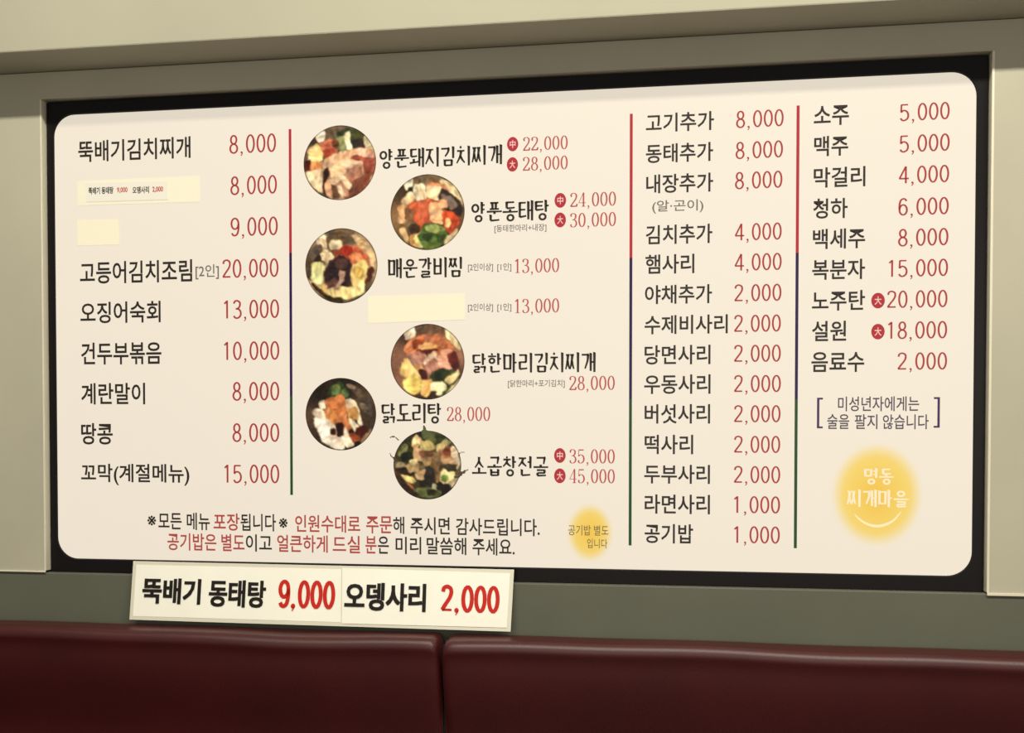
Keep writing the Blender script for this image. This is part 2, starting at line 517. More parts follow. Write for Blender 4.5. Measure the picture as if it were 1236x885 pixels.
# ------------------------------------------------------------------ what is printed where (mm from the board's centre)
ENTRIES = [
  (('뚝배기김치찌개', 'g', -1111.4, -791.5, 499.1, 57.0), [('8,000', 'p', -683.8, -555.2, 501.3, 46.7)], [], []),
  (None, [('8,000', 'p', -681.5, -553.2, 393.3, 46.8)], [], []),
  (None, [('9,000', 'p', -681.5, -551.3, 285.0, 46.9)], [], []),
  (('고등어김치조림', 'g', -1109.5, -789.3, 173.9, 59.5), [('20,000', 'p', -705.3, -550.0, 176.1, 47.0)], [('[2인]', 's', -780.0, -714.6, 169.4, 39.2)], []),
  (('오징어숙회', 'g', -1109.4, -879.0, 66.8, 57.5), [('13,000', 'p', -701.8, -548.9, 69.0, 47.1)], [], []),
  (('건두부볶음', 'g', -1108.3, -877.7, -43.2, 59.8), [('10,000', 'p', -702.1, -549.0, -40.2, 47.1)], [], []),
  (('계란말이', 'g', -1109.3, -924.9, -151.4, 57.8), [('8,000', 'p', -679.0, -549.5, -146.8, 47.2)], [], []),
  (('땅콩', 'g', -1110.4, -1018.7, -259.3, 58.0), [('8,000', 'p', -679.6, -550.0, -255.6, 47.3)], [], []),
  (('꼬막(계절메뉴)', 'g', -1111.4, -800.9, -368.7, 57.8), [('15,000', 'p', -703.3, -550.5, -364.5, 47.4)], [], []),
  (('고기추가', 'g', 401.2, 566.5, 509.5, 46.5), [('8,000', 'p', 619.2, 732.3, 509.2, 40.0)], [], []),
  (('동태추가', 'g', 401.5, 564.8, 434.3, 46.6), [('8,000', 'p', 618.4, 731.2, 434.0, 40.0)], [], []),
  (('내장추가', 'g', 402.4, 565.2, 359.6, 46.6), [('8,000', 'p', 617.4, 730.3, 360.8, 40.1)], [('(알·곤이)', 's', 417.4, 541.9, 302.7, 32.5)], []),
  (('김치추가', 'g', 401.8, 563.8, 234.4, 47.7), [('4,000', 'p', 617.4, 729.3, 235.4, 40.2)], [], []),
  (('햄사리', 'g', 401.0, 520.5, 161.7, 47.9), [('4,000', 'p', 617.2, 729.7, 161.8, 40.2)], [], []),
  (('야채추가', 'g', 400.0, 563.7, 86.7, 46.9), [('2,000', 'p', 617.0, 729.6, 86.9, 40.3)], [], []),
  (('수제비사리', 'g', 399.5, 601.9, 12.1, 46.9), [('2,000', 'p', 616.6, 728.7, 12.2, 40.3)], [], []),
  (('당면사리', 'g', 399.7, 560.6, -62.5, 48.0), [('2,000', 'p', 616.8, 729.1, -61.1, 40.4)], [], []),
  (('우동사리', 'g', 398.9, 561.0, -135.3, 48.1), [('2,000', 'p', 617.2, 729.6, -135.1, 40.4)], [], []),
  (('버섯사리', 'g', 400.2, 560.3, -208.8, 48.1), [('2,000', 'p', 617.6, 729.3, -208.9, 40.5)], [], []),
  (('떡사리', 'g', 400.5, 519.5, -284.6, 48.2), [('2,000', 'p', 618.0, 728.9, -283.9, 40.5)], [], []),
  (('두부사리', 'g', 399.7, 560.6, -358.4, 47.2), [('2,000', 'p', 618.0, 729.4, -358.1, 40.6)], [], []),
  (('라면사리', 'g', 401.0, 560.9, -433.0, 48.3), [('1,000', 'p', 618.7, 729.4, -432.1, 40.7)], [], []),
  (('공기밥', 'g', 401.2, 520.4, -506.5, 48.4), [('1,000', 'p', 619.1, 729.3, -506.1, 40.7)], [], []),
  (('소주', 'g', 803.1, 884.9, 509.3, 47.5), [('5,000', 'p', 1001.8, 1115.0, 509.0, 39.7)], [], []),
  (('맥주', 'g', 804.2, 883.7, 436.3, 48.6), [('5,000', 'p', 1001.7, 1115.7, 434.7, 39.7)], [], []),
  (('막걸리', 'g', 803.7, 923.9, 361.0, 48.6), [('4,000', 'p', 1000.3, 1115.1, 360.6, 39.8)], [], []),
  (('청하', 'g', 802.9, 883.5, 286.5, 48.7), [('6,000', 'p', 1000.4, 1114.9, 284.7, 39.8)], [], []),
  (('백세주', 'g', 802.8, 924.5, 213.2, 48.7), [('8,000', 'p', 1000.2, 1114.8, 211.5, 39.9)], [], []),
  (('복분자', 'g', 801.6, 924.7, 139.2, 48.8), [('15,000', 'p', 978.8, 1114.6, 138.6, 40.0)], [], []),
  (('노주탄', 'g', 801.7, 925.3, 64.3, 48.8), [('20,000', 'p', 975.8, 1114.0, 64.6, 40.0)], [], [('大', 'b', 939.6, 971.1, 62.3, 37.7)]),
  (('설원', 'g', 802.0, 882.3, -8.9, 48.9), [('18,000', 'p', 978.3, 1113.9, -9.4, 40.1)], [], [('大', 'b', 940.2, 971.3, -12.1, 37.7)]),
  (('음료수', 'g', 801.3, 924.7, -84.1, 49.0), [('2,000', 'p', 1001.0, 1114.4, -83.7, 40.1)], [], []),
  (('양푼돼지김치찌개', 'm', -277.6, 41.9, 447.9, 52.4), [('22,000', 'd', 94.5, 207.6, 471.0, 34.0), ('28,000', 'd', 93.9, 207.7, 421.1, 34.1)], [], [('中', 'b', 54.1, 82.8, 471.9, 36.3), ('大', 'b', 53.5, 82.2, 421.1, 36.3)]),
  (('양푼동태탕', 'm', -37.8, 160.2, 304.0, 52.0), [('24,000', 'd', 213.7, 328.1, 326.9, 34.9), ('30,000', 'd', 213.8, 328.2, 276.4, 34.9)], [('[동태한마리+내장]', 's', 21.8, 154.2, 259.8, 20.8)], [('中', 'b', 174.6, 203.7, 326.9, 37.1), ('大', 'b', 174.2, 203.4, 278.0, 37.2)]),
  (('매운갈비찜', 'm', -256.4, -61.4, 166.5, 52.7), [('13,000', 'd', 74.3, 186.5, 165.5, 35.3)], [('[2인이상]', 's', -46.4, 18.2, 163.8, 22.0), ('[1인]', 's', 29.2, 65.2, 162.8, 21.9)], []),
  (None, [('13,000', 'd', 74.4, 186.7, 64.5, 35.3)], [('[2인이상]', 's', -46.4, 18.2, 62.0, 22.0), ('[1인]', 's', 29.3, 65.3, 61.4, 21.9)], []),
  (('닭한마리김치찌개', 'm', -36.0, 278.7, -78.2, 52.1), [('28,000', 'd', 212.0, 326.2, -130.9, 35.2)], [('[닭한마리+포기김치]', 's', 56.5, 200.9, -132.3, 20.9)], []),
  (('닭도리탕', 'm', -274.6, -116.6, -206.0, 53.2), [('28,000', 'd', -101.9, 11.0, -207.9, 35.9)], [], []),
  (('소곱창전골', 'm', -36.1, 160.4, -340.8, 52.5), [('35,000', 'd', 213.1, 326.7, -314.8, 35.3), ('45,000', 'd', 213.2, 326.9, -364.6, 35.3)], [], [('中', 'b', 174.2, 203.5, -313.0, 37.5), ('大', 'b', 174.3, 203.6, -364.3, 37.6)]),
]
NOTICE_TOP = [('※', 'ink', -921.3, -896.4, -491.7, 26.7), ('모든 메뉴', 'ink', -889.8, -744.2, -492.2, 46.4), ('포장', 'red', -733.8, -661.2, -492.7, 46.1), ('됩니다', 'ink', -658.5, -560.2, -493.1, 45.9), ('※', 'ink', -552.3, -528.4, -493.4, 26.1), ('인원수대로', 'red', -507.8, -331.3, -494.0, 45.5), ('주문', 'red', -315.4, -245.8, -494.7, 45.1), ('해', 'ink', -243.6, -213.9, -494.9, 45.0), ('주시면', 'ink', -197.5, -94.2, -495.3, 44.8), ('감사드립니다.', 'ink', -78.4, 138.1, -496.1, 44.3)]
NOTICE_BOTTOM = [('공기밥은', 'red', -864.3, -726.0, -547.4, 46.4), ('별도', 'red', -712.1, -647.5, -547.3, 46.1), ('이고', 'ink', -644.0, -571.9, -547.3, 46.0), ('얼큰하게', 'red', -557.5, -419.2, -547.2, 45.7), ('드실', 'red', -405.8, -332.1, -547.1, 45.4), ('분', 'red', -317.7, -287.8, -547.0, 45.2), ('은', 'ink', -284.5, -254.7, -547.0, 45.1), ('미리', 'ink', -237.1, -169.2, -547.0, 45.0), ('말씀해', 'ink', -155.0, -51.0, -546.9, 44.7), ('주세요.', 'ink', -34.9, 74.1, -546.8, 44.4)]
NOTICE_MINORS = [('미성년자에게는', 'plum', 864.3, 1051.9, -185.6, 35.8), ('술을', 'plum', 839.4, 891.0, -228.1, 36.1), ('팔지', 'plum', 903.6, 956.3, -228.6, 35.9), ('않습니다', 'plum', 968.7, 1074.0, -229.0, 35.7)]
SUN_NOTE = [('공기밥 별도', 'brown', 210.3, 311.3, -501.0, 26.1), ('입니다', 'brown', 257.9, 308.7, -534.0, 23.9)]
BRACKETS = [(815.2, 829.0, -207.4, 74.3), (1085.3, 1099.2, -206.6, 73.1)]
SUN_BIG = (845.0, 1067.1, -405.2, 263.8)
SUN_SMALL = (202.6, 327.2, -507.2, 158.4)
SUN_NAME = [('명동', 'm', 925.3, 995.8, -360.4, 39.9), ('찌개마을', 'm', 886.5, 1030.3, -413.7, 43.0)]
SMILE = [(904.3, -452.4), (920.8, -468.2), (940.1, -478.0), (959.3, -480.7), (980.3, -475.4), (997.4, -464.2), (1012.5, -445.1)]
DIVIDERS = [[(-519.2, 534.5), (-517.3, 213.4), (-516.0, -159.8), (-515.8, -419.4)], [(365.2, 534.7), (364.3, 179.1), (365.3, -172.1), (366.4, -537.4)], [(768.3, 536.6), (766.1, 181.4), (764.5, -173.7), (765.9, -537.5)]]
PHOTOS = [(-493.8, -272.2, 444.4, 212.6), (-261.5, -45.3, 309.6, 210.4), (-490.4, -268.4, 177.9, 213.5), (-260.2, -43.3, -72.5, 211.7), (-494.3, -271.5, -207.7, 215.0), (-260.8, -43.4, -335.6, 212.7)]
PATCHES = [[(-1114.4, 420.0), (-766.3, 422.6), (-766.3, 354.6), (-1114.1, 355.8)], [(-1115.4, 316.4), (-996.1, 315.3), (-995.7, 247.8), (-1115.1, 248.2)], [(-309.1, 96.5), (-54.6, 99.0), (-54.0, 32.9), (-308.4, 27.2)]]
MINI_STRIP = [(-1086.7, 414.4), (-855.8, 411.4), (-855.9, 362.9), (-1087.1, 364.4)]
MINI_TEXT = [('뚝배기 동태탕', 'ink', -1080.2, -1008.7, 392.2, 18.8), ('9,000', 'red', -998.5, -968.5, 391.0, 16.5), ('오뎅사리', 'ink', -954.3, -907.2, 390.1, 18.6), ('2,000', 'red', -897.8, -867.4, 389.4, 16.4)]
SIGN_ORIGIN = (-0.4358, -0.0391, 0.971)
SIGN_LEAN = 0.144
SIGN_ROLL = -0.0021
SIGN_CORNERS = [(-509.9, 77.1), (512.8, 77.1), (507.4, -77.2), (-510.3, -77.0)]
SIGN_SEAM = [(66.3, 77.8), (70.6, -76.2)]
SIGN_TEXT = [('뚝배기', 'ink', -477.8, -314.3, 0.6, 67.1), ('동태탕', 'ink', -292.1, -135.5, -1.6, 70.6), ('9,000', 'red', -102.4, 50.7, 1.5, 65.7), ('오뎅사리', 'ink', 75.8, 289.5, 0.4, 71.2), ('2,000', 'red', 327.8, 478.4, 0.9, 62.1)]

# ------------------------------------------------------------------ the setting
WF = -0.020                                   # front of the wall panels
wall_back = tag(link('wall_back', box_mesh('wall_back', -3.2, 3.4, 0.065, 0.20, 0.0, 4.0), M['wall']), kind='structure')


def wall_piece(name, x0, x1, y0, y1, z0, z1, mat, bevel=0.0):
    return link(name, box_mesh(name, x0, x1, y0, y1, z0, z1, bevel), mat, wall_back)


GAP = 0.0025
TOPZ = 2.353
# one painted panel with a cut-out for the board
U = [(-3.2, BOTTOM + .004), (-3.2, TOPZ), (3.4, TOPZ), (3.4, BOTTOM + .001), (BW / 2 + GAP, BOTTOM + .001),
     (BW / 2 + GAP, BZ + BH / 2 + .003), (-BW / 2 - GAP, BZ + BH / 2 + .003), (-BW / 2 - GAP, BOTTOM + .004)]
PV = [(x, WF, z) for x, z in U] + [(x, 0.0645, z) for x, z in U]
PF = [(0, 7, 6, 1), (1, 6, 5, 2), (2, 5, 4, 3)]
PF += [tuple(i + 8 for i in f[::-1]) for f in PF] + [(i, (i + 1) % 8, (i + 1) % 8 + 8, i + 8) for i in range(8)]
link('wall_panel', mesh_from('wall_panel', PV, PF), M['wall'], wall_back)
# pale strips down the cut-out, their colour standing in for lit side faces
wall_piece('panel_edge_strip', BW / 2 + GAP - .0004, BW / 2 + GAP + .0055, WF - .0015, 0.02, BOTTOM + .001, BZ + BH / 2 + .002, M['edge_strip'], .0008)
wall_piece('panel_edge_strip', -BW / 2 - GAP - .0045, -BW / 2 - GAP + .0004, WF - .0015, 0.02, BOTTOM + .004, BZ + BH / 2 + .002, M['edge_strip'], .0008)
# pale strips along the panels' lower edge
wall_piece('panel_edge_strip', -3.2, -BW / 2 - GAP, WF - 0.004, WF, BOTTOM - 0.0005, BOTTOM + 0.004, M['edge_strip'], 0.001)
wall_piece('panel_edge_strip', BW / 2 + GAP, 3.4, WF - 0.004, WF, BOTTOM - 0.006, BOTTOM + 0.001, M['edge_strip'], 0.001)

strip = tag(link('trim_1', box_mesh('trim_1', -3.2, 3.4, -0.018, 0.064, 0.0, BOTTOM - 0.0015, 0.003), M['strip']), kind='structure')
ceiling = tag(link('ceiling', box_mesh('ceiling', -3.2, 3.4, -0.170, 0.064, TOPZ + 0.002, 4.0, 0.004), M['bulkhead']), kind='structure')
floor = tag(link('floor', box_mesh('floor', -3.2, 3.4, -4.5, 0.20, -0.1, 0.0), M['floor']), kind='structure')

# ------------------------------------------------------------------ menu board
board = tag(empty('menu_board', (0, 0, BZ)),
            'large backlit menu board with red prices and dish photos in a black frame', 'menu board')


def rounded_loop(x0, x1, z0, z1, r, n=10):
    pts = []
    for cx, cz, a0 in ((x1 - r, z1 - r, 0), (x0 + r, z1 - r, 90), (x0 + r, z0 + r, 180), (x1 - r, z0 + r, 270)):
        for k in range(n + 1):
            a = math.radians(a0 + 90 * k / n)
            pts.append((cx + r * math.cos(a), cz + r * math.sin(a)))
    return pts


FX0, FX1, FZ0, FZ1, FR = -1.1805, 1.1745, -0.5975, 0.5985, 0.058


def frame_mesh():
    # outer rounded rectangle, inner rounded window, a small bevel down to the lit face, box sides behind
    outer = rounded_loop(-BW / 2, BW / 2, -BH / 2, BH / 2, 0.005)
    inner = rounded_loop(FX0 - .002, FX1 + .002, FZ0 - .002, FZ1 + .002, FR + .002)
    lip = rounded_loop(FX0, FX1, FZ0, FZ1, FR)
    n = len(outer)
    V = [(p[0], 0.0, p[1]) for p in outer] + [(p[0], 0.0, p[1]) for p in inner] + [(p[0], 0.004, p[1]) for p in lip] + [(p[0], 0.055, p[1]) for p in outer] + [(p[0], 0.012, p[1]) for p in lip]
    F = []
    for i in range(n):
        j = (i + 1) % n
        F.append((i, n + i, n + j, j))
        F.append((n + i, 2 * n + i, 2 * n + j, n + j))
        F.append((2 * n + i, 4 * n + i, 4 * n + j, 2 * n + j))
        F.append((i, j, 3 * n + j, 3 * n + i))
    F.append(tuple(range(3 * n, 4 * n)))
    me = mesh_from('frame', V, F)
    bm = bmesh.new(); bm.from_mesh(me)
    bmesh.ops.recalc_face_normals(bm, faces=bm.faces[:])
    bm.to_mesh(me); bm.free()
    return me


link('frame', frame_mesh(), M['frame'], board)
FACE = 0.0045                                    # lit face, just behind the frame's front
lp = rounded_loop(FX0 - .0, FX1 + .0, FZ0 - .0, FZ1 + .0, FR)
V = [(p[0], FACE, p[1]) for p in lp] + [(p[0], FACE + 0.006, p[1]) for p in lp]
n = len(lp)
me = mesh_from('light_panel', V, [tuple(range(n))[::-1]] + [tuple(range(n, 2 * n))] + [(i, (i + 1) % n, n + (i + 1) % n, n + i) for i in range(n)])
set_ink(me, INK['board'])
link('light_panel', me, M['lightbox'], board)

BX = M['lightbox']

# coloured rules between the columns
RULE = [(182, 42, 54), (44, 18, 70), (34, 74, 36)]
for d in DIVIDERS:
    k = Ink2D()
    x = sum(p[0] for p in d) / 4000
    for i in range(3):
        k.add([(x - .0036, d[i][1] / 1000), (x + .0036, d[i][1] / 1000), (x + .0036, d[i + 1][1] / 1000), (x - .0036, d[i + 1][1] / 1000)], [(0, 3, 2, 1)], RULE[i])
    k.build('divider_line', BX, board, FACE - .0005)


def mesh_entry(item, style):
    k = Ink2D()
    text, st = item[0], item[1]
    it = (text,) + tuple(item[2:])
    if st == 'g': put_text(k, it, INK['ink'], 0.016)
    elif st == 'p': put_figures(k, it, INK['red'], 0.098)
    elif st == 's': put_text(k, it, INK['gray'], 0.01)
    elif st == 'm': put_serif(k, it, INK['serif'], True)
    elif st == 'd': put_serif(k, it, INK['rose'], False)
    elif st == 'b':
        x0, x1, zc, h = [q / 1000 for q in item[2:]]
        v = ring((x0 + x1) / 2, zc, (x1 - x0) / 2, h / 2, 20)
        k.add(v, [tuple(range(20))], (178, 44, 52))
        dx, dz = (x1 - x0) * .26, h * .27
        g, f = glyphs(text, 0.018)
        k.add(fit(g, (x0 + x1) / 2 - dx, (x0 + x1) / 2 + dx, zc, dz * 2), f, (246, 196, 186), .0003)
    return k


for name, prices, smalls, badges in ENTRIES:
    root = None
    if name:
        root = mesh_entry(name, None).build('item_name', BX, board, FACE - .0006)
    for p in prices:
        o = mesh_entry(p, None).build('price', BX, root or board, FACE - .0006)
        if root is None: root = o
    for p in smalls: mesh_entry(p, None).build('portion_note', BX, root, FACE - .0006)
    for p in badges: mesh_entry(p, None).build('size_badge', BX, root, FACE - .0005)

for t, c, x0, x1, z, h in NOTICE_TOP + NOTICE_BOTTOM:
    k = Ink2D()
    put_text(k, (t, x0, x1, z, h), (176, 74, 68) if c == 'red' else INK[c], 0.014)
    k.build('notice_phrase', BX, board, FACE - .0006)
k = Ink2D()
for t, c, x0, x1, z, h in NOTICE_MINORS:
    put_text(k, (t, x0, x1, z, h), INK[c], 0.01)
note = k.build('age_notice', BX, board, FACE - .0006)
for i, (x0, x1, zc, h) in enumerate(BRACKETS):
    k = Ink2D()
    x0, x1, zc, h = x0 / 1000, x1 / 1000, zc / 1000, h / 1000
    s = x0 if i == 0 else x1
    w = .0056 if i == 0 else -.0056
    e = x1 if i == 0 else x0
    q = lambda a, b, c, d: k.add([(min(a, b), c), (max(a, b), c), (max(a, b), d), (min(a, b), d)], [(0, 1, 2, 3)], (70, 44, 84))
    q(s, s + w, zc - h / 2, zc + h / 2)
    q(s + w, e, zc + h / 2 - .0045, zc + h / 2)
    q(s + w, e, zc - h / 2, zc - h / 2 + .0045)
    k.build('bracket', BX, note, FACE - .0006)

# ---- yellow sun emblems: a soft-edged print
BOARD = np.array(INK['board'], float)


def soft_sun(name, spec, core, rim, solid, seed):
    x0, x1, zc, h = [q / 1000 for q in spec]
    cx, rx, rz = (x0 + x1) / 2, (x1 - x0) / 2, h / 2
    rings = np.linspace(0, 1, 22)
    n = 48
    V, C, F = [], [], []
    for r in rings:
        for i in range(n):
            a = 2 * math.pi * i / n
            V.append((cx + rx * r * math.cos(a), FACE - .0003, zc + rz * r * math.sin(a)))
            t = min(1.0, max(0.0, (1 - r) / (1 - solid)))
            t = t * t * (3 - 2 * t)
            m = min(1.0, r / solid)
            c = np.array(core) * (1 - m) + np.array(rim) * m
            C.append(lin_arr(BOARD * (1 - t) + c * t).tolist() + [1.0])
    for k in range(len(rings) - 1):
        for i in range(n):
            j = (i + 1) % n
            F.append((k * n + i, k * n + j, (k + 1) * n + j, (k + 1) * n + i))
    me = mesh_from(name, V, F)
    set_ink(me, colors=C)
    return link(name, me, BX, board)


sun = soft_sun('sun_emblem', SUN_BIG, (243, 195, 76), (245, 211, 108), 0.62, 1)
k = Ink2D()
for t, st, x0, x1, z, h in SUN_NAME:
    put_serif(k, (t, x0, x1, z, h), (252, 236, 200), True)
k.build('shop_name', BX, sun, FACE - .0006)
k = Ink2D()
pts = smooth_line([(p[0] / 1000, p[1] / 1000) for p in SMILE], 5)
w = len(pts)
Vs = []
for i, p in enumerate(pts):
    t = pts[min(i + 1, w - 1)] - pts[max(i - 1, 0)]
    t = t / np.linalg.norm(t)
    r = .0007 + .0026 * math.sin(math.pi * i / (w - 1)) ** .7
    Vs += [(p[0] - t[1] * r, p[1] + t[0] * r), (p[0] + t[1] * r, p[1] - t[0] * r)]
k.add(Vs, [(2 * i, 2 * i + 1, 2 * i + 3, 2 * i + 2) for i in range(w - 1)], (253, 236, 190))
k.build('smile', BX, sun, FACE - .0006)
sun2 = soft_sun('rice_note', SUN_SMALL, (242, 196, 76), (244, 208, 104), 0.52, 2)
k = Ink2D()
for t, c, x0, x1, z, h in SUN_NOTE:
    put_text(k, (t, x0, x1, z, h), INK[c], 0.004)
k.build('note_lettering', BX, sun2, FACE - .0006)

# ---- the printed photographs of the dishes
def poly_cover(P, X, Y, soft, grow=.25):
    """Soft coverage of a rounded polygon over the sample grid."""
    P = np.array(P, float)
    Q = np.roll(P, -1, 0)
    P = np.stack([.86 * P + .14 * Q, .14 * P + .86 * Q], 1).reshape(-1, 2)
    inside = np.zeros(X.shape, bool)
    dist = np.full(X.shape, 1e9)
    for a, b in zip(P, np.roll(P, -1, 0)):
        c = (a[1] > Y) != (b[1] > Y)
        dy = b[1] - a[1]
        xi = a[0] + (Y - a[1]) / (dy if abs(dy) > 1e-9 else 1e-9) * (b[0] - a[0])
        inside ^= c & (X < xi)
        d = b - a
        t = np.clip(((X - a[0]) * d[0] + (Y - a[1]) * d[1]) / (d @ d + 1e-9), 0, 1)
        dist = np.minimum(dist, np.hypot(X - a[0] - t * d[0], Y - a[1] - t * d[1]))
    return np.clip(.5 + np.where(inside, dist, -dist) / soft + grow, 0, 1)


def value_noise(X, Y, scale, rng):
    g = rng.random((64, 64))
    u, v = X / scale, Y / scale
    i, j = np.floor(u).astype(int), np.floor(v).astype(int)
    fu, fv = u - i, v - j
    fu, fv = fu * fu * (3 - 2 * fu), fv * fv * (3 - 2 * fv)
    G = lambda a, b: g[a % 64, b % 64]
    return (G(i, j) * (1 - fu) + G(i + 1, j) * fu) * (1 - fv) + (G(i, j + 1) * (1 - fu) + G(i + 1, j + 1) * fu) * fv - .5


def dish_photo(spec, circle, base, shapes, seed, extra=(), label=None, res=96):
    """A flat round print: coloured patches of the pictured dish sampled on a fine sheet."""
    rng = np.random.default_rng(seed)
    x0, x1, zc, h = [q / 1000 for q in spec]
    s = np.linspace(0, 100, res + 1)
    X0, Y0 = np.meshgrid(s, s)
    X = X0 + 2.2 * value_noise(X0, Y0, 8, rng) + 1.8 * value_noise(X0 + 40, Y0, 3.6, rng)
    Y = Y0 + 2.2 * value_noise(X0, Y0 + 31, 8, rng) + 1.8 * value_noise(X0, Y0 + 77, 3.6, rng)
    cx, cy, rx, ry = circle
    rho = np.hypot((X0 - cx) / rx, (Y0 - cy) / ry)
    img = np.zeros(X.shape + (3,)) + np.array(base, float)
    ang = np.arctan2(Y0 - cy, X0 - cx)
    img *= (1.0 + .35 * np.cos(ang * 2 + .6) + .15 * np.sin(ang * 5 + seed))[..., None]
    for rgb, P in shapes:
        # each piece in the picture has its own tone: mottled flesh, a paler and a darker side
        pa = np.array(P, float)
        mid, ext = pa.mean(0), np.ptp(pa, 0).max() + 1e-6
        a = rng.random() * 6.28
        side = ((X - mid[0]) * math.cos(a) + (Y - mid[1]) * math.sin(a)) / ext
        th = rng.random() * 3.14
        U_, W2 = X0 * math.cos(th) + Y0 * math.sin(th), -X0 * math.sin(th) + Y0 * math.cos(th)
        tone = 1 + .22 * side + .34 * value_noise(U_ + 90 * rng.random(), W2 + 60, 6.5, rng) + .3 * value_noise(U_ * 2.2 + 50, W2 + 30 * rng.random(), 5.0, rng)
        warm = value_noise(X0 + 20, Y0 + 70 * rng.random(), 8, rng)
        c = np.array(rgb, float) * tone[..., None] + warm[..., None] * np.array((10., -6., -22.))
        sh = poly_cover(P, X - 1.0, Y - 1.2, 4.0)[..., None]
        img = img * (1 - .28 * sh)
        m = poly_cover(P, X, Y, 2.0, .75)[..., None]
        img = img * (1 - m) + c * m
    grain = 16 * value_noise(X0, Y0, 3.0, rng) + 14 * value_noise(X0 + 9, Y0 + 5, 1.7, rng)
    img = np.clip((img + grain[..., None]) * np.array((1.05, .99, .90)), 14, 252)
    img = .92 * img + .08 * img.mean(-1, keepdims=True)
    img = 128 + (img - 128) * 1.12 - 12
    for _ in range(1):   # the print is slightly soft
        pad = np.pad(img, ((1, 1), (1, 1), (0, 0)), 'edge')
        img = (pad[:-2, 1:-1] + pad[2:, 1:-1] + pad[1:-1, :-2] + pad[1:-1, 2:] + 6 * img) / 10
    edge = np.clip((rho - .955) / .045, 0, 1)[..., None]
    img = img * (1 - edge * .6) + np.array((62, 52, 38.)) * edge * .6
    keep = rho <= 1.0
    for rgb, P in extra:
        m = poly_cover(P, X0, Y0, 1.2)
        keep |= m > .5
        img = img * (1 - m[..., None]) + np.array(rgb, float) * m[..., None]
    # snap the rim onto the true ellipse so that the outline is clean
    out = (rho > 1.0) & (rho < 1.0 + 1.6 * 100 / res / rx)
    XX = np.where(out & ~keep, cx + (X0 - cx) / rho, X0)
    YY = np.where(out & ~keep, cy + (Y0 - cy) / rho, Y0)
    C = lin_arr(img)
    idx = -np.ones(X.shape, int)
    verts, cols, faces = [], [], []
    ok = keep | out
    for r in range(res):
        for q in range(res):
            cell = [(r, q), (r + 1, q), (r + 1, q + 1), (r, q + 1)]
            if all(ok[c] for c in cell) and any(keep[c] for c in cell):
                f = []
                for c in cell:
                    if idx[c] < 0:
                        idx[c] = len(verts)
                        verts.append((x0 + XX[c] / 100 * (x1 - x0), FACE - .0004, zc + h / 2 - YY[c] / 100 * h))
                        cols.append((C[c][0], C[c][1], C[c][2], 1.0))
                    f.append(int(idx[c]))
                faces.append(tuple(f))
    me = mesh_from('dish_photo', verts, faces)
    set_ink(me, colors=cols)
    o = link('dish_photo', me, BX, board)
    if label: o['label'] = label


W_, K_ = (238, 226, 196), (52, 40, 30)
dish_photo(PHOTOS[0], (49.8, 51, 43.8, 45.2), (88, 74, 58), [
    ((104, 92, 76), [(30, 8), (60, 6), (68, 14), (58, 24), (46, 24), (34, 22)]),
    ((238, 228, 214), [(21, 16), (29, 10), (31, 22), (25, 25)]),
    ((78, 84, 44), [(48, 15), (60, 10), (74, 16), (78, 36), (50, 38)]),
    ((142, 146, 98), [(47, 22), (57, 19), (57, 36), (50, 37)]),
    ((246, 240, 212), [(57, 16), (61, 15), (64, 34), (60, 35)]),
    ((58, 50, 50), [(65, 24), (76, 24), (79, 36), (68, 35)]),
    ((228, 218, 184), [(78, 20), (86, 24), (93, 38), (82, 38)]),
    ((200, 122, 98), [(25, 28), (36, 22), (46, 25), (47, 38), (36, 46), (28, 41)]),
    ((168, 78, 60), [(31, 36), (43, 34), (41, 42), (33, 45)]),
    ((120, 70, 44), [(42, 24), (48, 26), (47, 32), (43, 31)]),
    ((242, 212, 152), [(13, 34), (23, 27), (28, 37), (27, 48), (13, 48)]),
    ((226, 150, 98), [(12, 51), (27, 49), (28, 58), (18, 65), (11, 58)]),
    ((84, 30, 24), [(9, 48), (13, 48), (13, 58), (8, 60)]),
    ((238, 218, 184), [(9, 61), (31, 58), (31, 85), (22, 84), (12, 72)]),
    ((222, 184, 152), [(29, 52), (32, 46), (50, 39), (70, 36), (90, 38), (94, 52), (90, 68), (80, 84), (64, 95), (48, 96), (36, 90), (34, 70)]),
    ((170, 92, 76), [(63, 45), (84, 38), (93, 48), (92, 64), (80, 68), (79, 52)]),
    ((232, 182, 160), [(70, 36), (88, 37), (90, 46), (78, 44)]),
    ((236, 204, 172), [(36, 60), (48, 50), (62, 48), (78, 52), (70, 58), (54, 64), (42, 70)]),
    ((184, 136, 116), [(58, 60), (74, 55), (77, 72), (62, 78)]),
    ((134, 82, 66), [(64, 76), (86, 65), (84, 76), (70, 90), (56, 95), (54, 88)]),
    ((168, 128, 108), [(40, 74), (50, 68), (60, 76), (58, 92), (48, 90)]),
    ((246, 218, 190), [(39, 74), (52, 66), (62, 78), (60, 82), (51, 71), (40, 78)]),
    ((244, 214, 186), [(46, 80), (50, 80), (56, 90), (52, 91)]),
    ((112, 86, 66), [(38, 79), (44, 80), (49, 93), (42, 91)]),
    ((64, 34, 26), [(32, 58), (35, 58), (33, 86), (30, 86)]),
    ((226, 178, 152), [(34, 72), (37, 74), (40, 92), (33, 88)]),
], 3, label='round photo of raw pork, tofu and kimchi in a pot')
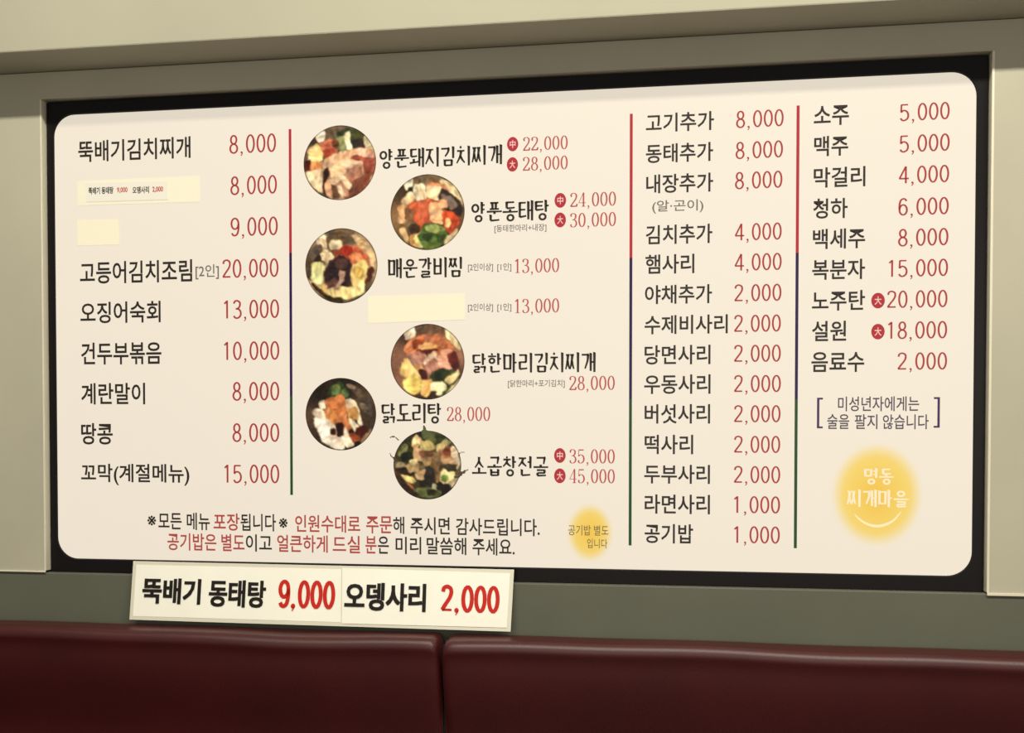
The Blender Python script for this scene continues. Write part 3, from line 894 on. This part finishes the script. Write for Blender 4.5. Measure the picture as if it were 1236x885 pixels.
dish_photo(PHOTOS[1], (50.8, 50.8, 44.8, 45.8), (106, 84, 60), [
    ((128, 108, 82), [(32, 8), (60, 5), (70, 12), (62, 20), (36, 18)]),
    ((236, 226, 206), [(23, 12), (32, 9), (32, 20), (25, 23)]),
    ((238, 220, 178), [(66, 12), (80, 16), (92, 36), (92, 46), (82, 36), (72, 24)]),
    ((212, 138, 96), [(52, 16), (68, 18), (80, 32), (70, 28), (54, 22)]),
    (K_, [(28, 22), (34, 20), (36, 26), (30, 28)]),
    ((198, 104, 74), [(28, 40), (44, 34), (60, 36), (66, 52), (58, 68), (44, 76), (32, 64), (26, 50)]),
    ((184, 84, 58), [(56, 36), (66, 40), (62, 46), (52, 44)]),
    (W_, [(35, 18), (48, 17), (49, 34), (36, 35)]),
    ((244, 226, 190), [(52, 19), (68, 22), (63, 37), (50, 32)]),
    ((240, 220, 186), [(19, 36), (31, 26), (36, 34), (22, 42)]),
    ((66, 52, 44), [(64, 34), (70, 24), (84, 34), (92, 46), (90, 56), (74, 50)]),
    ((122, 108, 104), [(68, 30), (80, 34), (86, 46), (78, 48)]),
    ((226, 176, 134), [(64, 38), (72, 36), (74, 46), (66, 46)]),
    ((222, 182, 144), [(15, 42), (24, 40), (25, 62), (17, 62)]),
    ((134, 100, 72), [(24, 44), (33, 48), (32, 58), (24, 58)]),
    ((246, 198, 152), [(53, 42), (64, 41), (70, 56), (66, 66), (56, 60)]),
    ((210, 88, 50), [(69, 52), (80, 52), (90, 62), (82, 78), (72, 72)]),
    ((248, 196, 144), [(73, 60), (77, 60), (76, 68), (72, 67)]),
    ((118, 98, 72), [(22, 62), (34, 60), (38, 74), (26, 74)]),
    ((232, 196, 144), [(18, 72), (22, 70), (28, 84), (26, 88)]),
    ((70, 56, 38), [(30, 66), (40, 66), (40, 74), (30, 74)]),
    ((196, 150, 98), [(30, 78), (42, 76), (42, 92), (32, 90)]),
    ((226, 222, 152), [(35, 80), (46, 73), (46, 92), (40, 92)]),
    ((92, 114, 56), [(40, 80), (48, 66), (66, 66), (76, 82), (66, 92), (50, 96)]),
    ((148, 164, 98), [(48, 70), (60, 66), (72, 72), (60, 76)]),
    ((56, 78, 34), [(44, 78), (56, 77), (52, 86)]),
    ((60, 84, 38), [(62, 80), (72, 80), (66, 88)]),
    ((218, 204, 168), [(74, 84), (88, 72), (84, 82), (72, 94)]),
], 5, label='round photo of fish stew with tofu and green herbs')
dish_photo(PHOTOS[2], (49.6, 50.6, 43.6, 45.4), (150, 130, 106), [
    ((112, 94, 74), [(30, 12), (50, 6), (68, 12), (66, 24), (46, 22), (34, 26)]),
    ((222, 204, 178), [(20, 16), (30, 13), (30, 28), (22, 30)]),
    ((226, 194, 152), [(64, 12), (80, 22), (90, 42), (86, 60), (82, 40), (70, 26)]),
    ((100, 86, 70), [(7, 40), (18, 26), (26, 26), (20, 42), (14, 66), (8, 60)]),
    ((192, 150, 112), [(64, 26), (76, 32), (84, 46), (84, 60), (78, 48)]),
    ((58, 40, 34), [(18, 40), (26, 36), (28, 48), (18, 48)]),
    ((198, 98, 70), [(40, 30), (54, 28), (70, 30), (82, 44), (80, 56), (60, 52), (44, 40)]),
    ((224, 146, 104), [(60, 38), (72, 34), (76, 46), (64, 50)]),
    ((172, 60, 48), [(50, 30), (60, 28), (62, 36), (52, 36)]),
    ((240, 226, 194), [(36, 22), (50, 20), (51, 28), (38, 30)]),
    ((236, 216, 176), [(25, 34), (32, 30), (34, 40), (28, 42)]),
    ((240, 220, 178), [(28, 42), (36, 34), (39, 40), (32, 47)]),
    ((216, 220, 166), [(15, 48), (26, 45), (29, 58), (24, 72), (15, 66)]),
    ((62, 42, 44), [(30, 56), (38, 44), (50, 38), (60, 48), (62, 62), (58, 76), (40, 80), (30, 72)]),
    ((92, 70, 72), [(42, 44), (54, 42), (56, 52), (44, 52)]),
    ((102, 74, 70), [(30, 70), (44, 66), (46, 78), (34, 82)]),
    ((240, 214, 142), [(63, 52), (78, 44), (84, 60), (78, 76), (66, 78), (62, 66)]),
    ((206, 174, 98), [(68, 52), (74, 56), (72, 64), (68, 62)]),
    ((96, 48, 30), [(82, 56), (87, 54), (84, 70), (80, 72)]),
    ((246, 230, 172), [(24, 83), (44, 76), (66, 78), (78, 72), (76, 84), (62, 90), (40, 90)]),
    ((182, 152, 138), [(49, 56), (53, 58), (52, 68), (44, 78), (42, 76), (49, 68)]),
    ((206, 180, 128), [(22, 72), (30, 74), (32, 82), (24, 82)]),
    ((60, 46, 24), [(14, 70), (24, 82), (36, 91), (50, 94), (50, 92), (34, 88), (20, 76)]),
], 7, label='round photo of braised short ribs with egg strips')
dish_photo(PHOTOS[3], (49.8, 50.6, 44.6, 45.8), (112, 82, 68), [
    ((112, 88, 72), [(32, 10), (52, 5), (68, 11), (74, 22), (52, 18), (36, 20)]),
    ((236, 222, 204), [(22, 14), (32, 9), (34, 20), (25, 24)]),
    ((240, 222, 178), [(73, 12), (84, 22), (90, 36), (82, 32), (74, 22)]),
    ((206, 132, 94), [(22, 34), (34, 22), (50, 19), (68, 20), (80, 32), (84, 44), (74, 48), (60, 42), (40, 38), (26, 44)]),
    ((166, 84, 54), [(32, 26), (44, 24), (42, 32), (34, 33)]),
    ((238, 190, 128), [(40, 31), (52, 29), (62, 32), (52, 36), (42, 36)]),
    ((96, 38, 22), [(36, 37), (48, 38), (62, 36), (56, 41), (42, 41)]),
    ((222, 162, 134), [(66, 38), (78, 36), (78, 46), (70, 46)]),
    ((196, 146, 130), [(25, 42), (38, 38), (48, 44), (46, 52), (34, 54)]),
    ((238, 206, 180), [(46, 52), (54, 42), (60, 40), (60, 50), (52, 56)]),
    ((190, 136, 120), [(45, 58), (58, 48), (64, 56), (58, 66), (48, 70)]),
    ((226, 174, 154), [(62, 46), (70, 44), (80, 58), (76, 62), (66, 58)]),
    ((110, 40, 28), [(74, 44), (82, 38), (88, 56), (84, 62), (78, 52)]),
    ((236, 186, 130), [(34, 56), (42, 55), (44, 62), (36, 62)]),
    ((76, 34, 24), [(40, 60), (46, 62), (50, 70), (42, 74), (44, 66)]),
    ((68, 76, 40), [(54, 66), (64, 60), (82, 62), (88, 70), (78, 86), (62, 92), (54, 80)]),
    ((34, 44, 20), [(60, 62), (66, 64), (66, 72), (60, 70)]),
    ((240, 206, 138), [(16, 58), (24, 46), (28, 52), (40, 66), (42, 76), (30, 70), (18, 66)]),
    ((246, 220, 128), [(21, 74), (30, 66), (42, 72), (42, 84), (32, 90), (22, 82)]),
    ((244, 196, 122), [(44, 74), (53, 72), (54, 82), (50, 92), (43, 90)]),
    ((248, 238, 196), [(54, 76), (70, 76), (72, 84), (66, 86), (65, 90), (62, 90), (62, 85), (54, 85)]),
    ((248, 232, 178), [(72, 73), (86, 63), (88, 67), (76, 77)]),
    ((214, 200, 166), [(74, 88), (90, 72), (86, 82), (70, 94)]),
], 9, label='round photo of chicken, kimchi and potato in a pot')
dish_photo(PHOTOS[4], (50, 50, 42.6, 43.8), (66, 54, 44), [
    ((92, 82, 72), [(58, 14), (72, 18), (84, 34), (88, 52), (80, 48), (72, 28)]),
    ((120, 110, 98), [(74, 38), (80, 42), (82, 46), (77, 44)]),
    ((52, 72, 40), [(38, 18), (50, 12), (60, 24), (58, 34), (44, 34), (36, 28)]),
    ((104, 122, 76), [(40, 16), (48, 16), (48, 26), (40, 26)]),
    ((110, 140, 96), [(52, 22), (56, 22), (60, 28), (55, 29)]),
    ((150, 130, 110), [(60, 14), (68, 18), (68, 20), (60, 17)]),
    ((244, 228, 204), [(53, 34), (64, 33), (72, 44), (70, 56), (58, 48)]),
    ((198, 150, 90), [(58, 46), (68, 42), (72, 54), (62, 58)]),
    ((240, 226, 200), [(72, 50), (75, 60), (75, 67), (71, 60)]),
    ((240, 222, 200), [(25, 36), (31, 33), (32, 42), (27, 44)]),
    ((204, 132, 86), [(32, 34), (42, 30), (46, 40), (36, 44)]),
    ((220, 150, 92), [(28, 48), (38, 43), (50, 48), (48, 58), (38, 62), (28, 56)]),
    ((206, 132, 84), [(44, 30), (52, 26), (55, 40), (56, 54), (64, 66), (58, 70), (48, 58), (45, 44)]),
    ((246, 236, 220), [(18, 46), (28, 46), (30, 56), (22, 54)]),
    ((248, 238, 226), [(19, 54), (34, 58), (46, 66), (46, 78), (32, 82), (22, 72)]),
    ((244, 232, 220), [(26, 80), (42, 76), (54, 82), (54, 92), (40, 91)]),
    ((66, 42, 28), [(38, 68), (42, 67), (42, 74), (38, 74)]),
    ((246, 234, 216), [(51, 66), (56, 66), (66, 86), (58, 88), (52, 80)]),
    ((248, 236, 216), [(61, 57), (65, 58), (72, 68), (68, 70)]),
    ((58, 24, 16), [(46, 62), (52, 62), (52, 74), (47, 76)]),
    ((160, 84, 52), [(62, 74), (72, 74), (72, 82), (66, 82)]),
    ((90, 38, 26), [(70, 66), (80, 66), (78, 76), (70, 74)]),
    ((148, 126, 106), [(80, 74), (88, 68), (84, 78), (74, 86)]),
], 11, label='round photo of chicken pieces in a dark pot')
tendril = lambda pts, w: [tuple(p) for p in (lambda vf: [vf[0][i] for i in range(0, len(vf[0]), 2)] + [vf[0][i] for i in range(len(vf[0]) - 1, 0, -2)])(nib(smooth_line(pts, 4), w, w))]
dish_photo(PHOTOS[5], (49.5, 51.6, 41, 41.6), (82, 74, 54), [
    ((64, 70, 40), [(14, 30), (26, 18), (34, 24), (34, 42), (20, 46), (12, 42)]),
    ((122, 128, 92), [(20, 28), (25, 27), (22, 40), (15, 40)]),
    ((34, 48, 24), [(20, 38), (32, 36), (30, 46), (20, 46)]),
    ((92, 98, 62), [(44, 10), (56, 12), (64, 12), (64, 24), (46, 20)]),
    ((54, 62, 34), [(60, 14), (76, 18), (74, 30), (64, 26)]),
    ((230, 206, 158), [(32, 22), (37, 16), (42, 20), (40, 28), (33, 28)]),
    ((212, 180, 134), [(34, 28), (38, 28), (38, 46), (35, 47)]),
    ((178, 166, 112), [(42, 24), (52, 22), (60, 30), (50, 34), (43, 31)]),
    ((196, 162, 128), [(37, 32), (46, 34), (44, 46), (38, 46)]),
    ((116, 78, 52), [(42, 36), (58, 36), (60, 44), (46, 44)]),
    ((196, 182, 132), [(62, 28), (72, 22), (78, 24), (68, 32), (62, 36)]),
    ((166, 124, 90), [(64, 36), (76, 30), (84, 40), (82, 50), (68, 46)]),
    ((112, 62, 40), [(70, 34), (78, 32), (80, 38), (72, 38)]),
    ((230, 212, 184), [(79, 30), (85, 34), (88, 50), (85, 56), (81, 44)]),
    ((206, 176, 142), [(66, 46), (80, 44), (84, 52), (72, 52)]),
    ((68, 64, 48), [(66, 52), (84, 52), (82, 58), (68, 58)]),
    ((172, 148, 112), [(44, 46), (54, 42), (58, 48), (48, 52)]),
    ((136, 112, 80), [(56, 38), (64, 38), (64, 70), (58, 74), (56, 54)]),
    ((50, 46, 44), [(46, 58), (56, 56), (58, 74), (62, 84), (48, 78), (44, 76)]),
    ((52, 48, 42), [(40, 70), (50, 66), (54, 76), (44, 80)]),
    ((170, 160, 130), [(12, 50), (22, 50), (26, 55), (13, 56)]),
    ((56, 44, 32), [(12, 56), (30, 56), (38, 62), (28, 66), (14, 62)]),
    ((178, 150, 110), [(26, 52), (38, 50), (40, 58), (28, 60)]),
    ((218, 200, 148), [(30, 46), (36, 46), (36, 50), (30, 52)]),
    ((222, 206, 136), [(16, 64), (32, 67), (35, 71), (28, 71), (17, 67)]),
    ((150, 104, 76), [(20, 72), (30, 76), (34, 84), (24, 80)]),
    ((176, 150, 116), [(36, 62), (46, 58), (44, 70), (38, 68)]),
    ((238, 228, 176), [(66, 62), (70, 57), (74, 62), (82, 60), (82, 68), (76, 74), (66, 72)]),
    ((122, 150, 82), [(67, 66), (74, 65), (72, 70), (67, 70)]),
    ((170, 156, 128), [(74, 76), (86, 66), (88, 66), (80, 78)]),
    ((40, 34, 32), [(64, 74), (76, 76), (72, 86), (62, 84)]),
    ((104, 116, 76), [(36, 80), (54, 80), (66, 84), (58, 91), (42, 89)]),
    ((196, 198, 160), [(56, 76), (59, 76), (60, 80), (57, 81)]),
    ((44, 44, 30), [(50, 83), (58, 82), (58, 87), (52, 87)]),
    ((60, 46, 32), [(10, 62), (20, 78), (34, 89), (34, 86), (24, 76), (14, 62)]),
], 13, extra=[
    ((86, 92, 50), [(43, 14), (45, 2), (47, 4), (50, 12), (48, 16)]),
    ((92, 84, 58), tendril([(15, 22), (12, 19), (8, 17), (4, 19)], 1.8)),
    ((96, 88, 62), tendril([(9, 44), (6, 41), (4, 37)], 1.8)),
    ((110, 100, 74), tendril([(88, 38), (91, 36), (95, 36)], 1.6)),
    ((78, 64, 44), tendril([(82, 66), (88, 65), (93, 60), (95, 57)], 2.4)),
    ((96, 88, 62), tendril([(94, 62), (96, 58), (99, 57)], 1.4)),
], label='round photo of tripe hot pot with sprouts over the rim', res=110)

# ------------------------------------------------------------------ things stuck on the board
def patch(name, corners, rgb, label, group, y, thick, seed, mat, lift=0.0006):
    rng = random.Random(seed)
    tl, tr, br, bl = [(c[0] / 1000, c[1] / 1000) for c in corners]
    nx, nz = 10, 4
    V, F = [], []
    base = (sum(c[0] for c in (tl, tr, br, bl)) / 4, min(bl[1], br[1]))
    for layer in (0, 1):
        for j in range(nz + 1):
            for i in range(nx + 1):
                a, b = i / nx, j / nz
                x = (tl[0] * (1 - a) + tr[0] * a) * (1 - b) + (bl[0] * (1 - a) + br[0] * a) * b
                z = (tl[1] * (1 - a) + tr[1] * a) * (1 - b) + (bl[1] * (1 - a) + br[1] * a) * b
                e = max(abs(2 * a - 1), abs(2 * b - 1))
                yy = y - (thick if layer else 0) - (lift * max(0, e - .6) * rng.random() * 2 if layer else 0)
                V.append((x - base[0], yy - y, z - base[1]))
    n = (nx + 1) * (nz + 1)
    for j in range(nz):
        for i in range(nx):
            q = j * (nx + 1) + i
            F.append((q, q + 1, q + nx + 2, q + nx + 1))
            F.append((n + q, n + q + nx + 1, n + q + nx + 2, n + q + 1))
    rim = [i for i in range(nx + 1)] + [j * (nx + 1) + nx for j in range(1, nz + 1)] + [nz * (nx + 1) + i for i in range(nx - 1, -1, -1)] + [j * (nx + 1) for j in range(nz - 1, 0, -1)]
    for a, b in zip(rim, rim[1:] + rim[:1]):
        F.append((a, n + a, n + b, b))
    me = mesh_from(name, V, F)
    set_ink(me, rgb)
    o = link(name, me, mat, None, (base[0], y, BZ + base[1]))
    return tag(o, label, 'sticker', group), base


PY = FACE - 0.0009
grp = 'cream patches pasted over menu items'
patch('cover_sticker', PATCHES[0], (249, 240, 210), 'cream patch under the small paper strip on the menu board', grp, PY, .0006, 1, M['patch'])
patch('cover_sticker', PATCHES[1], (250, 241, 208), 'short cream patch left of the 9,000 price on the menu board', grp, PY, .0006, 2, M['patch'])
patch('cover_sticker', PATCHES[2], (250, 241, 208), 'long blank cream patch between the dish photos on the menu board', grp, PY, .0006, 3, M['patch'])
mini, mb = patch('mini_price_strip', MINI_STRIP, (244, 236, 216), 'small white paper strip with tiny lettering stuck on a cream patch', None, PY - .0022, .0012, 4, M['patch'], .0)
k = Ink2D()
for t, c, x0, x1, z, h in MINI_TEXT:
    put_text(k, (t, x0 - mb[0] * 1000, x1 - mb[0] * 1000, z - mb[1] * 1000, h), (196, 92, 80) if c == 'red' else (60, 50, 42), 0.03)
k.build('tiny_lettering', M['patch'], mini, -.0016)

# ------------------------------------------------------------------ paper price sign propped below the board
sign = tag(empty('paper_price_sign', SIGN_ORIGIN), 'white laminated paper price sign leaning on the wall above the maroon sofa', 'sign')
sign.rotation_euler = (-math.atan(SIGN_LEAN), -SIGN_ROLL, 0)


def sheet_mesh(name, tl, tr, br, bl, y, thick, wave, seed, nx=24, nz=6):
    rng = random.Random(seed)
    ph = rng.random() * 6
    V, F = [], []
    for layer in (0, 1):
        for j in range(nz + 1):
            for i in range(nx + 1):
                a, b = i / nx, j / nz
                x = (tl[0] * (1 - a) + tr[0] * a) * (1 - b) + (bl[0] * (1 - a) + br[0] * a) * b
                z = (tl[1] * (1 - a) + tr[1] * a) * (1 - b) + (bl[1] * (1 - a) + br[1] * a) * b
                V.append((x / 1000, y - layer * thick, z / 1000))
    n = (nx + 1) * (nz + 1)
    for j in range(nz):
        for i in range(nx):
            q = j * (nx + 1) + i
            F.append((q, q + 1, q + nx + 2, q + nx + 1))
            F.append((n + q, n + q + nx + 1, n + q + nx + 2, n + q + 1))
    rim = [i for i in range(nx + 1)] + [j * (nx + 1) + nx for j in range(1, nz + 1)] + [nz * (nx + 1) + i for i in range(nx - 1, -1, -1)] + [j * (nx + 1) for j in range(nz - 1, 0, -1)]
    for a, b in zip(rim, rim[1:] + rim[:1]):
        F.append((a, n + a, n + b, b))
    # a gentle ripple of laminated paper
    V = [(x, yy - wave * (math.sin(x * 11 + ph) + .5 * math.sin(x * 23 + z * 18 + ph)), z) for x, yy, z in V]
    return mesh_from(name, V, F, False)


tl, tr, br, bl = SIGN_CORNERS
st, sbm = SIGN_SEAM
link('laminate_film', sheet_mesh('laminate_film', tl, tr, br, bl, 0.0, .0008, .0004, 5), M['film'], sign)
ins = 9.5
sheets = [((tl[0] + ins, tl[1] - ins), (st[0] - 3, st[1] - ins), (sbm[0] - 3, sbm[1] + ins), (bl[0] + ins, bl[1] + ins)),
          ((st[0], st[1] - ins + 3), (tr[0] - ins, tr[1] - ins), (br[0] - ins, br[1] + ins), (sbm[0], sbm[1] + ins - 3))]
s1 = link('paper_sheet', sheet_mesh('paper_sheet', *sheets[0], -.0008, .0006, .0004, 5), M['paper'], sign)
s2 = link('paper_sheet', sheet_mesh('paper_sheet', *sheets[1], -.0016, .0006, .0004, 5), M['paper'], sign)
for t, c, x0, x1, z, h in SIGN_TEXT:
    k = Ink2D()
    if c == 'red':
        put_figures(k, (t, x0, x1, z, h), (190, 34, 22), 0.17)
    else:
        # a heavy poster face: the letters struck over themselves
        e, f = h * .019, h * .010
        for n_, (sx, sz) in enumerate(((-1, 1), (-1, -1), (1, 1), (1, -1), (0, 0))):
            put_text(k, (t, x0 + e + sx * e, x1 - e + sx * e, z + sz * f, h - 2 * f), (26, 20, 17), 0.016, layer=.00004 * n_)
    second = x0 > 60
    k.build('price_lettering' if c == 'red' else 'bold_lettering', M['ink'], s2 if second else s1, -.0036 if second else -.0028)

# ------------------------------------------------------------------ bench sofa along the wall
sofa = tag(empty('bench_sofa', (0, -0.30, 0)), 'long maroon leather bench sofa with a padded back under the menu board', 'sofa')


def backrest_mesh(name, x0, x1, seed):
    rng = random.Random(seed)
    top, yb, yf = 0.882, -0.024, -0.122
    rr = .024                       # the padded roll along the top, the back tucks in below it
    prof = [(yb, 0.47), (yb, 0.66), (yb, top - .010), (yb - .003, top - .003), (yb - .010, top), (yb - .035, top - .0005)]
    for deg in range(84, -31, -12):
        a = math.radians(deg)
        prof.append((yf + rr - rr * math.cos(a), top - .001 - rr + rr * math.sin(a)))
    prof += [(yf + .009, top - .052), (yf + .012, top - .08), (yf + .020, top - .12), (yf + .035, top - .17), (yf + .054, top - .22), (yf + .076, top - .28), (yf + .082, top - .34), (yf + .082, 0.47)]
    nx = 90
    V, F = [], []
    ph = [rng.random() * 6 for _ in range(4)]
    for i in range(nx + 1):
        t = i / nx
        x = x0 + (x1 - x0) * t
        e = min(x - x0, x1 - x)
        pinch = math.exp(-e / .010)
        for y, z in prof:
            w = max(0, (z - .6) / .28)
            front = max(0, min(1, (yb - y) / .1))
            dz = w * (.0022 * math.sin(x * 5.2 + ph[0]) + .0014 * math.sin(x * 12.5 + ph[1])) * (.4 + front)
            dy = front * (.002 * math.sin(x * 4.1 + ph[2] + z * 6) + .0012 * math.sin(x * 9 + ph[3]))
            yy = y + dy + front * .004 * pinch
            zz = z + dz - w * .004 * pinch * front
            V.append((x, yy + 0.30, zz))
    m = len(prof)
    for i in range(nx):
        for j in range(m - 1):
            a = i * m + j
            F.append((a, a + 1, a + m + 1, a + m))
        F.append((i * m + m - 1, i * m, (i + 1) * m, (i + 1) * m + m - 1))
    F.append(tuple(range(m))[::-1])
    F.append(tuple(nx * m + j for j in range(m)))
    me = mesh_from(name, V, F, True)
    bm = bmesh.new(); bm.from_mesh(me)
    bmesh.ops.recalc_face_normals(bm, faces=bm.faces[:])
    bm.to_mesh(me); bm.free()
    return me


SEAM = -0.096
for i, (a, b) in enumerate(((-2.30, SEAM - .0008), (SEAM + .0008, 2.10))):
    o = link('backrest', backrest_mesh('backrest', a, b, 21 + i), M['leather'], sofa)
    o.modifiers.new('round', 'SUBSURF').levels = 1
    o.modifiers['round'].render_levels = 1
link('seam', box_mesh('seam', SEAM - .002, SEAM + .002, 0.30 - 0.038, 0.30 - 0.03, 0.47, 0.866, .0008), M['thread'], sofa)
link('seat', box_mesh('seat', -2.30, 2.10, -0.30, 0.30 - 0.024, 0.34, 0.465, .03, 3), M['leather'], sofa)
link('base', box_mesh('base', -2.26, 2.06, -0.24, 0.30 - 0.03, 0.0, 0.338, .004), M['wood'], sofa)
